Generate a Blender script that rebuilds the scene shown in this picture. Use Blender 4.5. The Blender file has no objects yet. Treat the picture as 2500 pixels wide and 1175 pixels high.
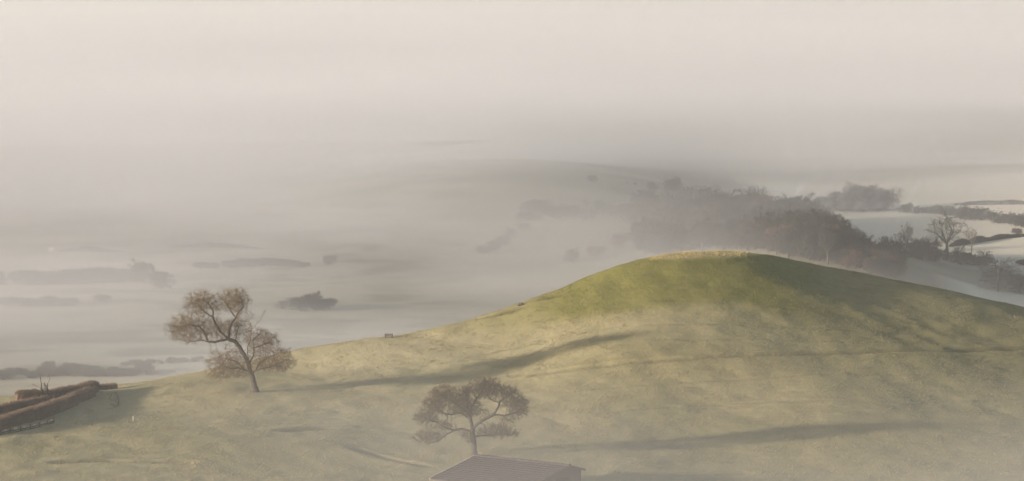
import bpy, bmesh, math, random
import numpy as np
from mathutils import Vector, kdtree

random.seed(7)
rng = np.random.default_rng(7)
R = math.radians
sc = bpy.context.scene
C = sc.collection

# ------------------------------------------------------------------ camera, sky, sun, exposure
CAM_Z = 80.0
F_PX = 9495.0                       # focal length in pixels of the 2500 px wide photograph
HORIZON = -20.0                     # row of the true horizon, just above the frame
PITCH = math.atan((587.5 - HORIZON) / F_PX)
cd = bpy.data.cameras.new('camera')
cd.sensor_width = 36.0
cd.lens = F_PX / 2500.0 * 36.0
cd.clip_start = 1.0
cd.clip_end = 30000.0
cam = bpy.data.objects.new('camera', cd)
C.objects.link(cam)
cam.location = (0, 0, CAM_Z)
cam.rotation_euler = (R(90) - PITCH, 0, 0)
sc.camera = cam

SUN_EL = R(7.6)
SUN_DIR = Vector((-0.905, -0.425, 0)).normalized()      # towards the sun, on the ground
world = bpy.data.worlds.new('World')
sc.world = world
world.use_nodes = True
wn = world.node_tree.nodes
sky = wn.new('ShaderNodeTexSky')
sky.sky_type = 'NISHITA'
sky.sun_disc = False
sky.sun_elevation = SUN_EL
sky.sun_rotation = math.atan2(SUN_DIR.x, SUN_DIR.y)
sky.air_density = 1.0
sky.dust_density = 1.5
sky.ozone_density = 1.0
world.node_tree.links.new(sky.outputs[0], wn['Background'].inputs[0])
wn['Background'].inputs[1].default_value = 0.09

sl = bpy.data.lights.new('sun', 'SUN')
sl.energy = 5.0
sl.angle = R(2.2)
sl.color = (1.0, 0.898, 0.81)
sun = bpy.data.objects.new('sun', sl)
C.objects.link(sun)
sdir = Vector((SUN_DIR.x * math.cos(SUN_EL), SUN_DIR.y * math.cos(SUN_EL), math.sin(SUN_EL)))
sun.rotation_euler = sdir.to_track_quat('Z', 'Y').to_euler()
sun.location = (-200, 200, 300)

sc.view_settings.view_transform = 'Standard'
sc.view_settings.look = 'None'
sc.view_settings.gamma = 1.0
sc.view_settings.exposure = 0.86
sc.view_settings.use_curve_mapping = False
sc.render.engine = 'CYCLES'
sc.cycles.max_bounces = 7
sc.cycles.diffuse_bounces = 2
sc.cycles.glossy_bounces = 1
sc.cycles.transparent_max_bounces = 64
sc.cycles.volume_bounces = 4
sc.cycles.volume_max_steps = 400
sc.cycles.use_denoising = True
sc.cycles.use_adaptive_sampling = True
sc.cycles.adaptive_threshold = 0.035

# ------------------------------------------------------------------ helpers
def ray(px, py):
    """direction through a photograph pixel, scaled so that its y is 1"""
    u = (px - 1250.0) / F_PX
    v = (587.5 - py) / F_PX
    c, s = math.cos(PITCH), math.sin(PITCH)
    d = Vector((u, c + v * s, -s + v * c))
    return d / d.y

def at(px, py, Y):
    d = ray(px, py)
    return Vector((d.x * Y, Y, CAM_Z + d.z * Y))

def tag(o, label=None, cat=None, group=None, kind=None):
    if label: o['label'] = label
    if cat: o['category'] = cat
    if group: o['group'] = group
    if kind: o['kind'] = kind
    return o

def link(name, me, mat=None, parent=None):
    o = bpy.data.objects.new(name, me)
    C.objects.link(o)
    if mat is not None and len(me.materials) == 0:
        me.materials.append(mat)
    if parent is not None:
        o.parent = parent
    return o

def empty(name, loc, rz=0.0):
    o = bpy.data.objects.new(name, None)
    o.empty_display_size = 0.3
    C.objects.link(o)
    o.location = loc
    o.rotation_euler = (0, 0, rz)
    return o

def mesh_np(name, verts, faces_flat, sizes, smooth=False):
    me = bpy.data.meshes.new(name)
    verts = np.asarray(verts, dtype=np.float32)
    faces_flat = np.asarray(faces_flat, dtype=np.int32)
    sizes = np.asarray(sizes, dtype=np.int32)
    me.vertices.add(len(verts))
    me.vertices.foreach_set('co', verts.ravel())
    me.loops.add(len(faces_flat))
    me.loops.foreach_set('vertex_index', faces_flat)
    me.polygons.add(len(sizes))
    starts = np.concatenate([[0], np.cumsum(sizes)[:-1]]).astype(np.int32)
    me.polygons.foreach_set('loop_start', starts)
    me.polygons.foreach_set('loop_total', sizes)
    if smooth:
        me.polygons.foreach_set('use_smooth', np.ones(len(sizes), dtype=bool))
    me.update(calc_edges=True)
    return me

# value noise
_perm = rng.integers(0, 1 << 30, size=65536)
def _hash(ix, iy, seed):
    h = (ix.astype(np.int64) * 374761393 + iy.astype(np.int64) * 668265263 + seed * 1442695041) & 0x7fffffff
    h = ((h ^ (h >> 13)) * 1274126177) & 0x7fffffff
    return (_perm[(h ^ (h >> 16)) & 65535] / float(1 << 30)) * 2 - 1

def vnoise(x, y, seed=0):
    x = np.asarray(x, float); y = np.asarray(y, float)
    ix = np.floor(x).astype(np.int64); iy = np.floor(y).astype(np.int64)
    fx = x - ix; fy = y - iy
    fx = fx * fx * (3 - 2 * fx); fy = fy * fy * (3 - 2 * fy)
    a = _hash(ix, iy, seed); b = _hash(ix + 1, iy, seed)
    c = _hash(ix, iy + 1, seed); d = _hash(ix + 1, iy + 1, seed)
    return (a * (1 - fx) + b * fx) * (1 - fy) + (c * (1 - fx) + d * fx) * fy

def fbm(x, y, seed=0, octaves=4):
    t = 0; amp = 1.0; n = 0
    for k in range(octaves):
        t = t + vnoise(x * 2 ** k, y * 2 ** k, seed + k) * amp
        n += amp; amp *= 0.5
    return t / n

def sstep(a, b, x):
    t = np.clip((x - a) / (b - a), 0, 1)
    return t * t * (3 - 2 * t)

# ------------------------------------------------------------------ terrain shape
CREST = [(-700, 1040, 505), (-300, 1000, 512), (0, 972, 520), (150, 958, 528), (290, 945, 535), (500, 905, 545), (720, 858, 556), (950, 823, 562),
         (1150, 785, 567), (1250, 752, 570), (1350, 715, 574), (1500, 657, 580), (1620, 624, 586), (1750, 619, 590),
         (1880, 625, 592), (2000, 646, 599), (2200, 684, 599), (2400, 728, 600), (2500, 752, 599), (2700, 800, 596), (3100, 880, 590)]
FRONT = [(-700, 1175, 445), (0, 1175, 440), (0, 1070, 470), (0, 1015, 497), (300, 1000, 506), (622, 957, 518), (500, 1080, 470), (300, 1175, 442),
         (720, 900, 543), (720, 960, 518), (720, 1060, 480), (720, 1175, 445), (950, 870, 545), (950, 960, 519), (950, 1060, 485),
         (1150, 860, 545), (1157, 1115, 470), (1250, 830, 551), (1250, 920, 528), (1250, 1030, 497), (1250, 1175, 453),
         (1500, 740, 561), (1500, 850, 535), (1500, 1000, 502), (1500, 1100, 476), (1500, 1175, 456),
         (1620, 680, 573), (1750, 690, 571), (1750, 850, 536), (1860, 665, 580), (1860, 740, 562), (1750, 1000, 505), (1750, 1100, 480), (1750, 1175, 461),
         (2000, 690, 585), (2000, 850, 541), (2200, 760, 571), (2000, 1000, 501), (2000, 1175, 463),
         (2300, 800, 565), (2300, 900, 535), (2300, 1000, 508), (2300, 1100, 482), (2300, 1175, 465),
         (2600, 900, 545), (2600, 1100, 488), (2900, 1000, 520), (2900, 1175, 470)]
crest_w = [at(*c) for c in CREST]
CX = np.array([p.x for p in crest_w]); CY = np.array([p.y for p in crest_w]); CZ = np.array([p.z for p in crest_w])
ctrl = [at(*c) for c in FRONT] + list(crest_w)
for p in crest_w:
    ctrl.append(Vector((p.x, p.y + 14, p.z - 1.9)))
    ctrl.append(Vector((p.x, p.y + 45, p.z - 11.0)))
for X in (-140, -90, -40, 0, 50, 100, 150):
    ctrl.append(Vector((X, 405, 22.5)))
    ctrl.append(Vector((X, 360, 22.0)))
ctrl.append(Vector((-150, 480, 25))); ctrl.append(Vector((170, 520, 24)))
P = np.array([(p.x, p.y) for p in ctrl]); Zc = np.array([p.z for p in ctrl])

def _tps(d2):
    return np.where(d2 > 1e-9, 0.5 * d2 * np.log(np.maximum(d2, 1e-9)), 0.0)

def _fit():
    n = len(P); S = 100.0
    p = P / S
    d2 = ((p[:, None, :] - p[None, :, :]) ** 2).sum(-1)
    K = _tps(d2) + np.eye(n) * 6e-4
    Q = np.hstack([np.ones((n, 1)), p])
    A = np.zeros((n + 3, n + 3)); A[:n, :n] = K; A[:n, n:] = Q; A[n:, :n] = Q.T
    b = np.zeros(n + 3); b[:n] = Zc
    return np.linalg.solve(A, b)
_w = _fit()

def hill(X, Y):
    S = 100.0
    out = np.empty(X.shape)
    fx = X.ravel() / S; fy = Y.ravel() / S; o = out.ravel()
    for i in range(0, len(fx), 20000):
        a = fx[i:i + 20000]; b = fy[i:i + 20000]
        d2 = (a[:, None] - P[None, :, 0] / S) ** 2 + (b[:, None] - P[None, :, 1] / S) ** 2
        o[i:i + 20000] = _tps(d2) @ _w[:len(P)] + _w[len(P)] + _w[len(P) + 1] * a + _w[len(P) + 2] * b
    return o.reshape(X.shape)

def gauss(X, Y, x0, y0, sl, sr, sf, sb):
    dx = X - x0; dy = Y - y0
    sx = np.where(dx < 0, sl, sr); sy = np.where(dy < 0, sf, sb)
    return np.exp(-(dx / sx) ** 2 - (dy / sy) ** 2)

def valley(X, Y):
    z = 17.5 * gauss(X, Y, -4, 1370, 120, 94, 210, 330)            # long wooded ridge behind the knoll
    z = z + 13.5 * gauss(X, Y, 84, 1015, 45, 34, 70, 120)         # spur running down to the right
    z = z + 4.5 * gauss(X, Y, -135, 1190, 120, 130, 70, 160)      # swell in the left fields
    z = z + 3.0 * gauss(X, Y, -60, 800, 60, 70, 60, 60)
    z = z + 0.085 * np.clip(X - 88, 0, 110) * sstep(1010, 1090, Y) * (1 - sstep(1500, 1900, Y))   # right-hand fields tilt up to the right
    z = z + 1.1 * fbm(X / 90.0, Y / 90.0, 3, 3) * sstep(620, 800, Y)
    z = z + 30 * gauss(X, Y, -500, 5200, 900, 1500, 900, 900)
    return z

def height(X, Y):
    X = np.asarray(X, float); Y = np.asarray(Y, float)
    shp = np.broadcast(X, Y).shape
    X = np.broadcast_to(X, shp).astype(float); Y = np.broadcast_to(Y, shp).astype(float)
    v = valley(X, Y)
    Xc = np.clip(X, CX[0], CX[-1])
    yc = np.interp(Xc, CX, CY)
    h = np.full(shp, -50.0)
    m = (Y < yc + 160)
    if m.any():
        xm = np.clip(X[m], -105, 135); ym = np.clip(Y[m], 360, None)
        back = np.clip(ym - (yc[m] + 45), 0, None)
        hh = hill(xm, np.minimum(ym, yc[m] + 45)) - back * 0.30
        # close to the camera the slope climbs towards the viewpoint's own hill
        near = np.clip(360 - Y[m], 0, None)
        hh = hh - near * 0.06
        side = np.clip(np.abs(X[m] - 15) - 130, 0, None)
        hh = hh - side * 0.05
        h[m] = hh
    k = 2.0
    d = np.clip(0.5 + 0.5 * (h - v) / k, 0, 1)
    z = v * (1 - d) + h * d + k * d * (1 - d)
    # the viewpoint's own hill, under and behind the camera
    return np.maximum(z, 78.0 * gauss(X, Y, 0, -40, 110, 110, 160, 130) - 1.0 + 0 * z)

def ground_at(px, py, y0=425.0, y1=2600.0):
    """where the sight line through a photograph pixel meets the ground"""
    d = ray(px, py)
    Y = np.concatenate([np.arange(y0, 700, 0.5), np.arange(700, y1, 3.0)])
    z = height(d.x * Y, Y)
    r = CAM_Z + d.z * Y
    hit = np.nonzero(r <= z)[0]
    if len(hit) == 0:
        Yh = y1
    else:
        i = hit[0]
        if i == 0: Yh = Y[0]
        else:
            a = r[i - 1] - z[i - 1]; b = r[i] - z[i]
            Yh = Y[i - 1] + (Y[i] - Y[i - 1]) * a / (a - b + 1e-9)
    X = d.x * Yh
    return Vector((X, Yh, float(height(X, Yh))))

def on_ground(x, y, dz=0.0):
    return Vector((x, y, float(height(x, y)) + dz))

# ------------------------------------------------------------------ materials
def new_mat(name):
    m = bpy.data.materials.new(name); m.use_nodes = True
    nt = m.node_tree
    return m, nt, nt.nodes['Principled BSDF']

def plain(name, col, rough=0.85, var=0.25, scale=3.0, bump=0.0):
    m, nt, b = new_mat(name)
    n = nt.nodes; l = nt.links
    tc = n.new('ShaderNodeTexCoord')
    nz = n.new('ShaderNodeTexNoise'); nz.inputs['Scale'].default_value = scale; nz.inputs['Detail'].default_value = 5
    l.new(tc.outputs['Object'], nz.inputs['Vector'])
    mx = n.new('ShaderNodeMix'); mx.data_type = 'RGBA'
    mx.inputs['A'].default_value = tuple(c * (1 - var) for c in col) + (1,)
    mx.inputs['B'].default_value = tuple(min(1, c * (1 + var)) for c in col) + (1,)
    l.new(nz.outputs['Fac'], mx.inputs['Factor'])
    l.new(mx.outputs['Result'], b.inputs['Base Color'])
    b.inputs['Roughness'].default_value = rough
    b.inputs['Specular IOR Level'].default_value = 0.2
    if bump:
        bp = n.new('ShaderNodeBump'); bp.inputs['Strength'].default_value = bump; bp.inputs['Distance'].default_value = 0.05
        l.new(nz.outputs['Fac'], bp.inputs['Height']); l.new(bp.outputs['Normal'], b.inputs['Normal'])
    return m

def ground_material():
    m, nt, b = new_mat('pasture')
    n = nt.nodes; l = nt.links
    geo = n.new('ShaderNodeNewGeometry')
    def noise(scale, detail=5, sx=1, sy=1):
        mp = n.new('ShaderNodeMapping'); mp.inputs['Scale'].default_value = (sx, sy, 1)
        l.new(geo.outputs['Position'], mp.inputs['Vector'])
        t = n.new('ShaderNodeTexNoise'); t.inputs['Scale'].default_value = scale; t.inputs['Detail'].default_value = detail
        t.inputs['Roughness'].default_value = 0.62
        l.new(mp.outputs[0], t.inputs['Vector'])
        return t.outputs['Fac']
    def ramp(fac, a, b_):
        r = n.new('ShaderNodeMapRange'); r.inputs['From Min'].default_value = a; r.inputs['From Max'].default_value = b_
        l.new(fac, r.inputs['Value']); return r.outputs[0]
    def mix(fac, a, b_):
        x = n.new('ShaderNodeMix'); x.data_type = 'RGBA'
        for s, v in (('A', a), ('B', b_)):
            if isinstance(v, tuple): x.inputs[s].default_value = v + (1,)
            else: l.new(v, x.inputs[s])
        l.new(fac, x.inputs['Factor']); return x.outputs['Result']
    def attr(name):
        a = n.new('ShaderNodeAttribute'); a.attribute_name = name
        return a.outputs['Fac']
    def math_(op, a, b_):
        x = n.new('ShaderNodeMath'); x.operation = op; x.use_clamp = True
        for i, v in enumerate((a, b_)):
            if isinstance(v, (int, float)): x.inputs[i].default_value = v
            else: l.new(v, x.inputs[i])
        return x.outputs[0]
    big = ramp(noise(0.045, 6), 0.35, 0.65)
    tuss = ramp(noise(1.1, 7, 0.7, 0.5), 0.28, 0.72)
    fine = ramp(noise(4.5, 4), 0.3, 0.7)
    straw = mix(fine, (0.37, 0.30, 0.145), (0.49, 0.405, 0.21))
    grassy = mix(fine, (0.25, 0.22, 0.085), (0.34, 0.29, 0.12))
    base = mix(math_('MULTIPLY', tuss, big), straw, grassy)
    streak = ramp(noise(1.0, 5, 0.16, 0.75), 0.36, 0.64)
    base = mix(math_('MULTIPLY', tuss, 0.4), base, grassy)
    base = mix(math_('MULTIPLY', streak, 0.3), base, (0.22, 0.19, 0.085))
    green = mix(fine, (0.16, 0.155, 0.028), (0.26, 0.235, 0.05))
    gfac = math_('ADD', math_('MULTIPLY', attr('green'), 0.72), math_('MULTIPLY', math_('MULTIPLY', attr('green'), tuss), 0.3))
    base = mix(gfac, base, green)
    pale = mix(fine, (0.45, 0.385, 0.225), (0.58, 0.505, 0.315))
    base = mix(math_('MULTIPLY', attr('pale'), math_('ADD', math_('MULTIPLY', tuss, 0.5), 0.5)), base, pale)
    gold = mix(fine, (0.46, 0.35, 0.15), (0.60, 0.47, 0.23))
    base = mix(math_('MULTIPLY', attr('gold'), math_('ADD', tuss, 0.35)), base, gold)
    # far pastures, partly frosted
    fbig = ramp(noise(0.018, 5), 0.38, 0.62)
    far = mix(fbig, (0.2, 0.185, 0.11), (0.30, 0.265, 0.17))
    base = mix(attr('far'), base, far)
    frost = mix(fine, (0.76, 0.655, 0.49), (0.87, 0.77, 0.60))
    base = mix(attr('frost'), base, frost)
    scrub_and_shade = mix(tuss, (0.055, 0.05, 0.03), (0.10, 0.085, 0.05))
    base = mix(attr('scrub_and_shade'), base, scrub_and_shade)  # dark earth of tracks and scrapes, also the painted shadow streaks
    l.new(base, b.inputs['Base Color'])
    b.inputs['Roughness'].default_value = 0.9
    b.inputs['Specular IOR Level'].default_value = 0.1
    bp = n.new('ShaderNodeBump'); bp.inputs['Strength'].default_value = 0.6; bp.inputs['Distance'].default_value = 0.17
    l.new(math_('ADD', math_('MULTIPLY', tuss, 0.5), math_('ADD', math_('MULTIPLY', fine, 0.3), math_('MULTIPLY', streak, -0.7))), bp.inputs['Height'])
    l.new(bp.outputs['Normal'], b.inputs['Normal'])
    return m

M = {}
M['pasture'] = ground_material()

# ------------------------------------------------------------------ ground sheet
def seg_dist(X, Y, pts):
    best = np.full(X.shape, 1e9)
    for (ax, ay), (bx, by) in zip(pts[:-1], pts[1:]):
        vx, vy = bx - ax, by - ay
        t = np.clip(((X - ax) * vx + (Y - ay) * vy) / (vx * vx + vy * vy + 1e-9), 0, 1)
        best = np.minimum(best, np.hypot(X - ax - t * vx, Y - ay - t * vy))
    return best

def geo(a, b, n):
    return list(a * (b / a) ** (np.arange(1, n + 1) / n))
xs = np.array([-v for v in reversed(geo(100, 7000, 60))] + list(np.arange(-99, 108, 0.75)) + geo(109, 7000, 60))
ys = np.array(list(np.arange(-300, 430, 14)) + list(np.arange(430, 640, 0.7)) + list(np.arange(640, 1560, 4.0)) + geo(1562, 9500, 60))
XX, YY = np.meshgrid(xs, ys)
ZZ = height(XX, YY)
nearm = (YY > 428) & (YY < 660) & (np.abs(XX) < 115)
YC = np.interp(np.clip(XX, CX[0], CX[-1]), CX, CY)
rough = 0.16 * fbm(XX / 3.2, YY / 5.0, 11, 3) + 0.35 * fbm(XX / 14.0, YY / 20.0, 17, 2)
ZZ = ZZ + np.where(nearm, rough * sstep(428, 440, YY), 0)
tracks_and_shadows = [
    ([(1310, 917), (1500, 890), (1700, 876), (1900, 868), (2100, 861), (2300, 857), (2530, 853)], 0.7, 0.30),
    ([(700, 1053), (800, 1049), (900, 1051), (1010, 1054)], 1.0, 0.35),  # long thin shadow, put in as a dark shallow ditch
    ([(150, 1131), (260, 1126), (350, 1128), (455, 1129)], 1.0, 0.35),  # another thin shadow, likewise dug and coloured dark
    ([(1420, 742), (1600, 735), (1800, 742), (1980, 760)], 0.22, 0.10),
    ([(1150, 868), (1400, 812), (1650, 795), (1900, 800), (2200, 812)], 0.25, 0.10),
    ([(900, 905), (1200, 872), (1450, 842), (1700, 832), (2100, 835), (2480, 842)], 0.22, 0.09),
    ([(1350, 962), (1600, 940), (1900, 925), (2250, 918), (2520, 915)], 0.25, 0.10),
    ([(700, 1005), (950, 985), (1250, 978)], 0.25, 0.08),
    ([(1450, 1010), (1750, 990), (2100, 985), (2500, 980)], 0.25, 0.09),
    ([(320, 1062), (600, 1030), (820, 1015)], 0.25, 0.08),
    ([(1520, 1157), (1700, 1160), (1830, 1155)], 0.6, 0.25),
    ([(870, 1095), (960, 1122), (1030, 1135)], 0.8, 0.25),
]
scrub_and_shade = np.zeros_like(XX)
for pts, hw, dp in tracks_and_shadows:
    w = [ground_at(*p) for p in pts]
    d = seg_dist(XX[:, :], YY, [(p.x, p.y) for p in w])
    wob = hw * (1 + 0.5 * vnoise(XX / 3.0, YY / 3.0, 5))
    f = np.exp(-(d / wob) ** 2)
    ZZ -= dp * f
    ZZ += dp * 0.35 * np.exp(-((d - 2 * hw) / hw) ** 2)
    scrub_and_shade = np.maximum(scrub_and_shade, (0.5 if hw > 0.4 else 0.3) * f)
# bare earth scrapes on the shoulder of the knoll
for (pp, rx, ry) in (((1230, 760), 3.4, 1.6), ((1345, 722), 2.0, 1.0), ((1180, 772), 1.2, .6)):
    g = ground_at(pp[0], pp[1] + 3)
    f = np.exp(-((XX - g.x) / rx) ** 2 - ((YY - g.y) / ry) ** 2)
    ZZ -= 0.4 * f
    scrub_and_shade = np.maximum(scrub_and_shade, 0.85 * f)
ny, nx = XX.shape
verts = np.stack([XX.ravel(), YY.ravel(), ZZ.ravel()], 1)
idx = np.arange(nx * ny).reshape(ny, nx)
quads = np.stack([idx[:-1, :-1], idx[:-1, 1:], idx[1:, 1:], idx[1:, :-1]], -1).reshape(-1, 4)
gme = mesh_np('ground', verts, quads.ravel(), np.full(len(quads), 4), smooth=True)
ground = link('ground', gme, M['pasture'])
tag(ground, 'pale winter pasture rolling over the knoll and the misty valley', 'ground', kind='structure')

def mesh_height(x, y):
    """height of the finished sheet, roughness included"""
    j = int(np.clip(np.searchsorted(xs, x) - 1, 0, nx - 2)); i = int(np.clip(np.searchsorted(ys, y) - 1, 0, ny - 2))
    u = (x - xs[j]) / (xs[j + 1] - xs[j]); v = (y - ys[i]) / (ys[i + 1] - ys[i])
    return float((ZZ[i, j] * (1 - u) + ZZ[i, j + 1] * u) * (1 - v) + (ZZ[i + 1, j] * (1 - u) + ZZ[i + 1, j + 1] * u) * v)

# kinds of sward: green bank under the top, golden dry grass on the top, far and frosted fields
u_px = 1250 + XX / np.maximum(YY, 1) * F_PX
wob = fbm(XX / 16, YY / 16, 31, 3)
top = at(1760, 620, 602)
dxh = XX - at(1690, 620, 600).x
gr = np.exp(-((XX - 27) / 19) ** 4) * sstep(554, 564, YY + 5 * wob) * (1 - sstep(612, 622, YY))
gr2 = np.exp(-((XX - 6) / 19) ** 2) * sstep(548, 562, YY + 8 * wob) * (1 - sstep(605, 620, YY)) * 0.7
green = np.clip(gr + gr2, 0, 1)
pale = np.exp(-((XX + 18) / 24) ** 2) * sstep(512, 545, YY + 10 * wob) * (1 - 0.9 * green) + 0.45 * np.exp(-((XX - 25) / 20) ** 2) * np.exp(-((YY - 545) / 12) ** 2)  # bleached grass on the left flank, also standing in for strong sunlight
pale = np.maximum(pale, 0.6 * (1 - sstep(-15, 35, XX + 14 * wob)) * (1 - green) * nearm)  # lower left lightened in colour where the low sun falls too weakly
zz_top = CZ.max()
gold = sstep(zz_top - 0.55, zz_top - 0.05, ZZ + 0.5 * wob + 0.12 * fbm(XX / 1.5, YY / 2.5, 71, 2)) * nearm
farf = sstep(635, 665, YY)
fr = np.zeros_like(XX)
fr = np.maximum(fr, sstep(86, 100, XX + 6 * wob) * sstep(1045, 1075, YY) * (1 - sstep(1480, 1600, YY)))
fr = np.maximum(fr, sstep(108, 116, XX) * sstep(840, 870, YY) * (1 - sstep(1000, 1010, YY)) * 0.9)
fr = np.maximum(fr, 0.35 * (1 - sstep(-60, 20, XX)) * sstep(700, 760, YY) * sstep(-.4, .3, wob))
scr = np.zeros_like(XX)
for nm, a in (('green', green), ('gold', gold * 0.75), ('pale', pale), ('far', farf), ('frost', fr), ('scrub_and_shade', np.maximum(scrub_and_shade, scr))):
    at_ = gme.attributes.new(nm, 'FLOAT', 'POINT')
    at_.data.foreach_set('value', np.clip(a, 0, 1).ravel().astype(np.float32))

# ------------------------------------------------------------------ plant and wood materials
M['bark'] = plain('oak_bark', (0.062, 0.05, 0.037), 0.9, 0.4, 2.5, 0.6)
M['twig'] = plain('oak_twigs', (0.15, 0.105, 0.055), 0.9, 0.35, 0.5)
M['twig_olive'] = plain('olive_twigs', (0.105, 0.084, 0.052), 0.9, 0.35, 0.5)
M['twig_grey'] = plain('winter_twigs', (0.054, 0.054, 0.047), 0.9, 0.3, 0.35)
M['twig_red'] = plain('russet_twigs', (0.115, 0.08, 0.06), 0.9, 0.3, 0.35)
M['twig_green'] = plain('ivy_leaves', (0.035, 0.042, 0.028), 0.8, 0.3, 0.5)
M['bark_far'] = plain('grey_bark', (0.085, 0.075, 0.06), 0.9, 0.25, 1.5)
M['hedge'] = plain('beech_hedge', (0.11, 0.078, 0.052), 0.9, 0.4, 1.2)
M['hedge_twig'] = plain('beech_hedge_shoots', (0.155, 0.108, 0.071), 0.9, 0.4, 1.6)
M['hedge_far'] = plain('dark_hedge', (0.032, 0.034, 0.026), 0.9, 0.35, 0.6)
M['tile'] = plain('clay_tile', (0.045, 0.036, 0.034), 0.9, 0.55, 0.6, 0.4)
M['weathered'] = plain('weathered_board', (0.10, 0.085, 0.07), 0.85, 0.3, 2.0)
M['pale_wood'] = plain('pale_board', (0.55, 0.47, 0.34), 0.8, 0.15, 5.0)
M['dark_wood'] = plain('dark_rail', (0.045, 0.038, 0.03), 0.85, 0.3, 4.0)
M['limewash'] = plain('limewash', (0.72, 0.64, 0.5), 0.8, 0.08, 2.0)
M['fleece'] = plain('dark_fleece', (0.05, 0.045, 0.04), 0.9, 0.3, 4.0)
M['stone'] = plain('field_stone', (0.09, 0.08, 0.065), 0.9, 0.35, 3.0, 0.5)

# ------------------------------------------------------------------ tubes and trees
def tubes(p0, p1, r0, r1, sides=4, t0=None, t1=None):
    p0 = np.asarray(p0, float); p1 = np.asarray(p1, float)
    r0 = np.asarray(r0, float)[:, None]; r1 = np.asarray(r1, float)[:, None]
    d = p1 - p0
    n = len(p0)
    def frame(t):
        t = t / np.maximum(np.linalg.norm(t, axis=1, keepdims=True), 1e-6)
        ref = np.where(np.abs(t[:, 1:2]) > 0.9, np.array([[1.0, 0, 0]]), np.array([[0, 1.0, 0]]))
        a = np.cross(t, ref); a /= np.maximum(np.linalg.norm(a, axis=1, keepdims=True), 1e-6)
        return a, np.cross(t, a)
    rings = []
    for (c, r, t) in ((p0, r0, d if t0 is None else t0), (p1, r1, d if t1 is None else t1)):
        a, b = frame(t)
        for k in range(sides):
            w = 2 * math.pi * k / sides
            rings.append(c + r * (a * math.cos(w) + b * math.sin(w)))
    V = np.stack(rings, 1).reshape(-1, 3)
    base = (np.arange(n) * 2 * sides)[:, None]
    Fq = []
    for k in range(sides):
        k2 = (k + 1) % sides
        Fq.append(np.concatenate([base + k, base + sides + k, base + sides + k2, base + k2], 1))
    return V, np.stack(Fq, 1).reshape(-1, 4)

def join(parts):
    Vs, Fs, o = [], [], 0
    for V, F in parts:
        if len(V) == 0: continue
        Vs.append(V); Fs.append(F + o); o += len(V)
    return np.concatenate(Vs), np.concatenate(Fs)

def resample(pts, step, wob=0.0, rs=None):
    out = [Vector(pts[0])]
    for a, b in zip(pts[:-1], pts[1:]):
        a = Vector(a); b = Vector(b); L = (b - a).length
        n = max(1, int(round(L / step)))
        for i in range(1, n + 1):
            p = a.lerp(b, i / n)
            if wob and i < n: p = p + Vector((rs.uniform(-wob, wob), rs.uniform(-wob, wob), rs.uniform(-wob, wob)))
            out.append(p)
    return out

def grow(limbs, attract, step, infl, kill, iters, seed, wob=0.05, droop=0.0):
    """limbs: polylines (the first is the trunk; each later one starts near an earlier node); crown points pull new shoots (space colonisation)"""
    rs = random.Random(seed)
    pos, par = [], []
    for li, pts in enumerate(limbs):
        q = resample(pts, step, wob, rs)
        if li == 0:
            pos.append(q[0]); par.append(-1); prev = 0; q = q[1:]
        else:
            prev = min(range(len(pos)), key=lambda i: (pos[i] - q[0]).length_squared)
            if (pos[prev] - q[0]).length < step * 0.7: q = q[1:]
        for p in q:
            pos.append(p); par.append(prev); prev = len(pos) - 1
    att = [Vector(a) for a in attract]
    seen = set()
    for it in range(iters):
        kd = kdtree.KDTree(len(pos))
        for i, p in enumerate(pos): kd.insert(p, i)
        kd.balance()
        pull = {}
        for a in att:
            co, i, d = kd.find(a)
            if d < infl:
                v = (a - co)
                if v.length > 1e-6:
                    pull.setdefault(i, Vector((0, 0, 0))); pull[i] += v.normalized()
        new = []
        for i, v in pull.items():
            if v.length < 1e-4: continue
            d = v.normalized() + Vector((rs.gauss(0, .22), rs.gauss(0, .22), rs.gauss(0, .22) - droop))
            p = pos[i] + d.normalized() * step * rs.uniform(.8, 1.15)
            key = (round(p.x * 12), round(p.y * 12), round(p.z * 12))
            if key in seen: continue
            seen.add(key)
            pos.append(p); par.append(i); new.append(p)
        if not new: break
        kn = kdtree.KDTree(len(new))
        for i, p in enumerate(new): kn.insert(p, i)
        kn.balance()
        att = [a for a in att if kn.find(a)[2] > kill]
        if not att: break
    return np.array(pos), np.array(par)

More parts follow.
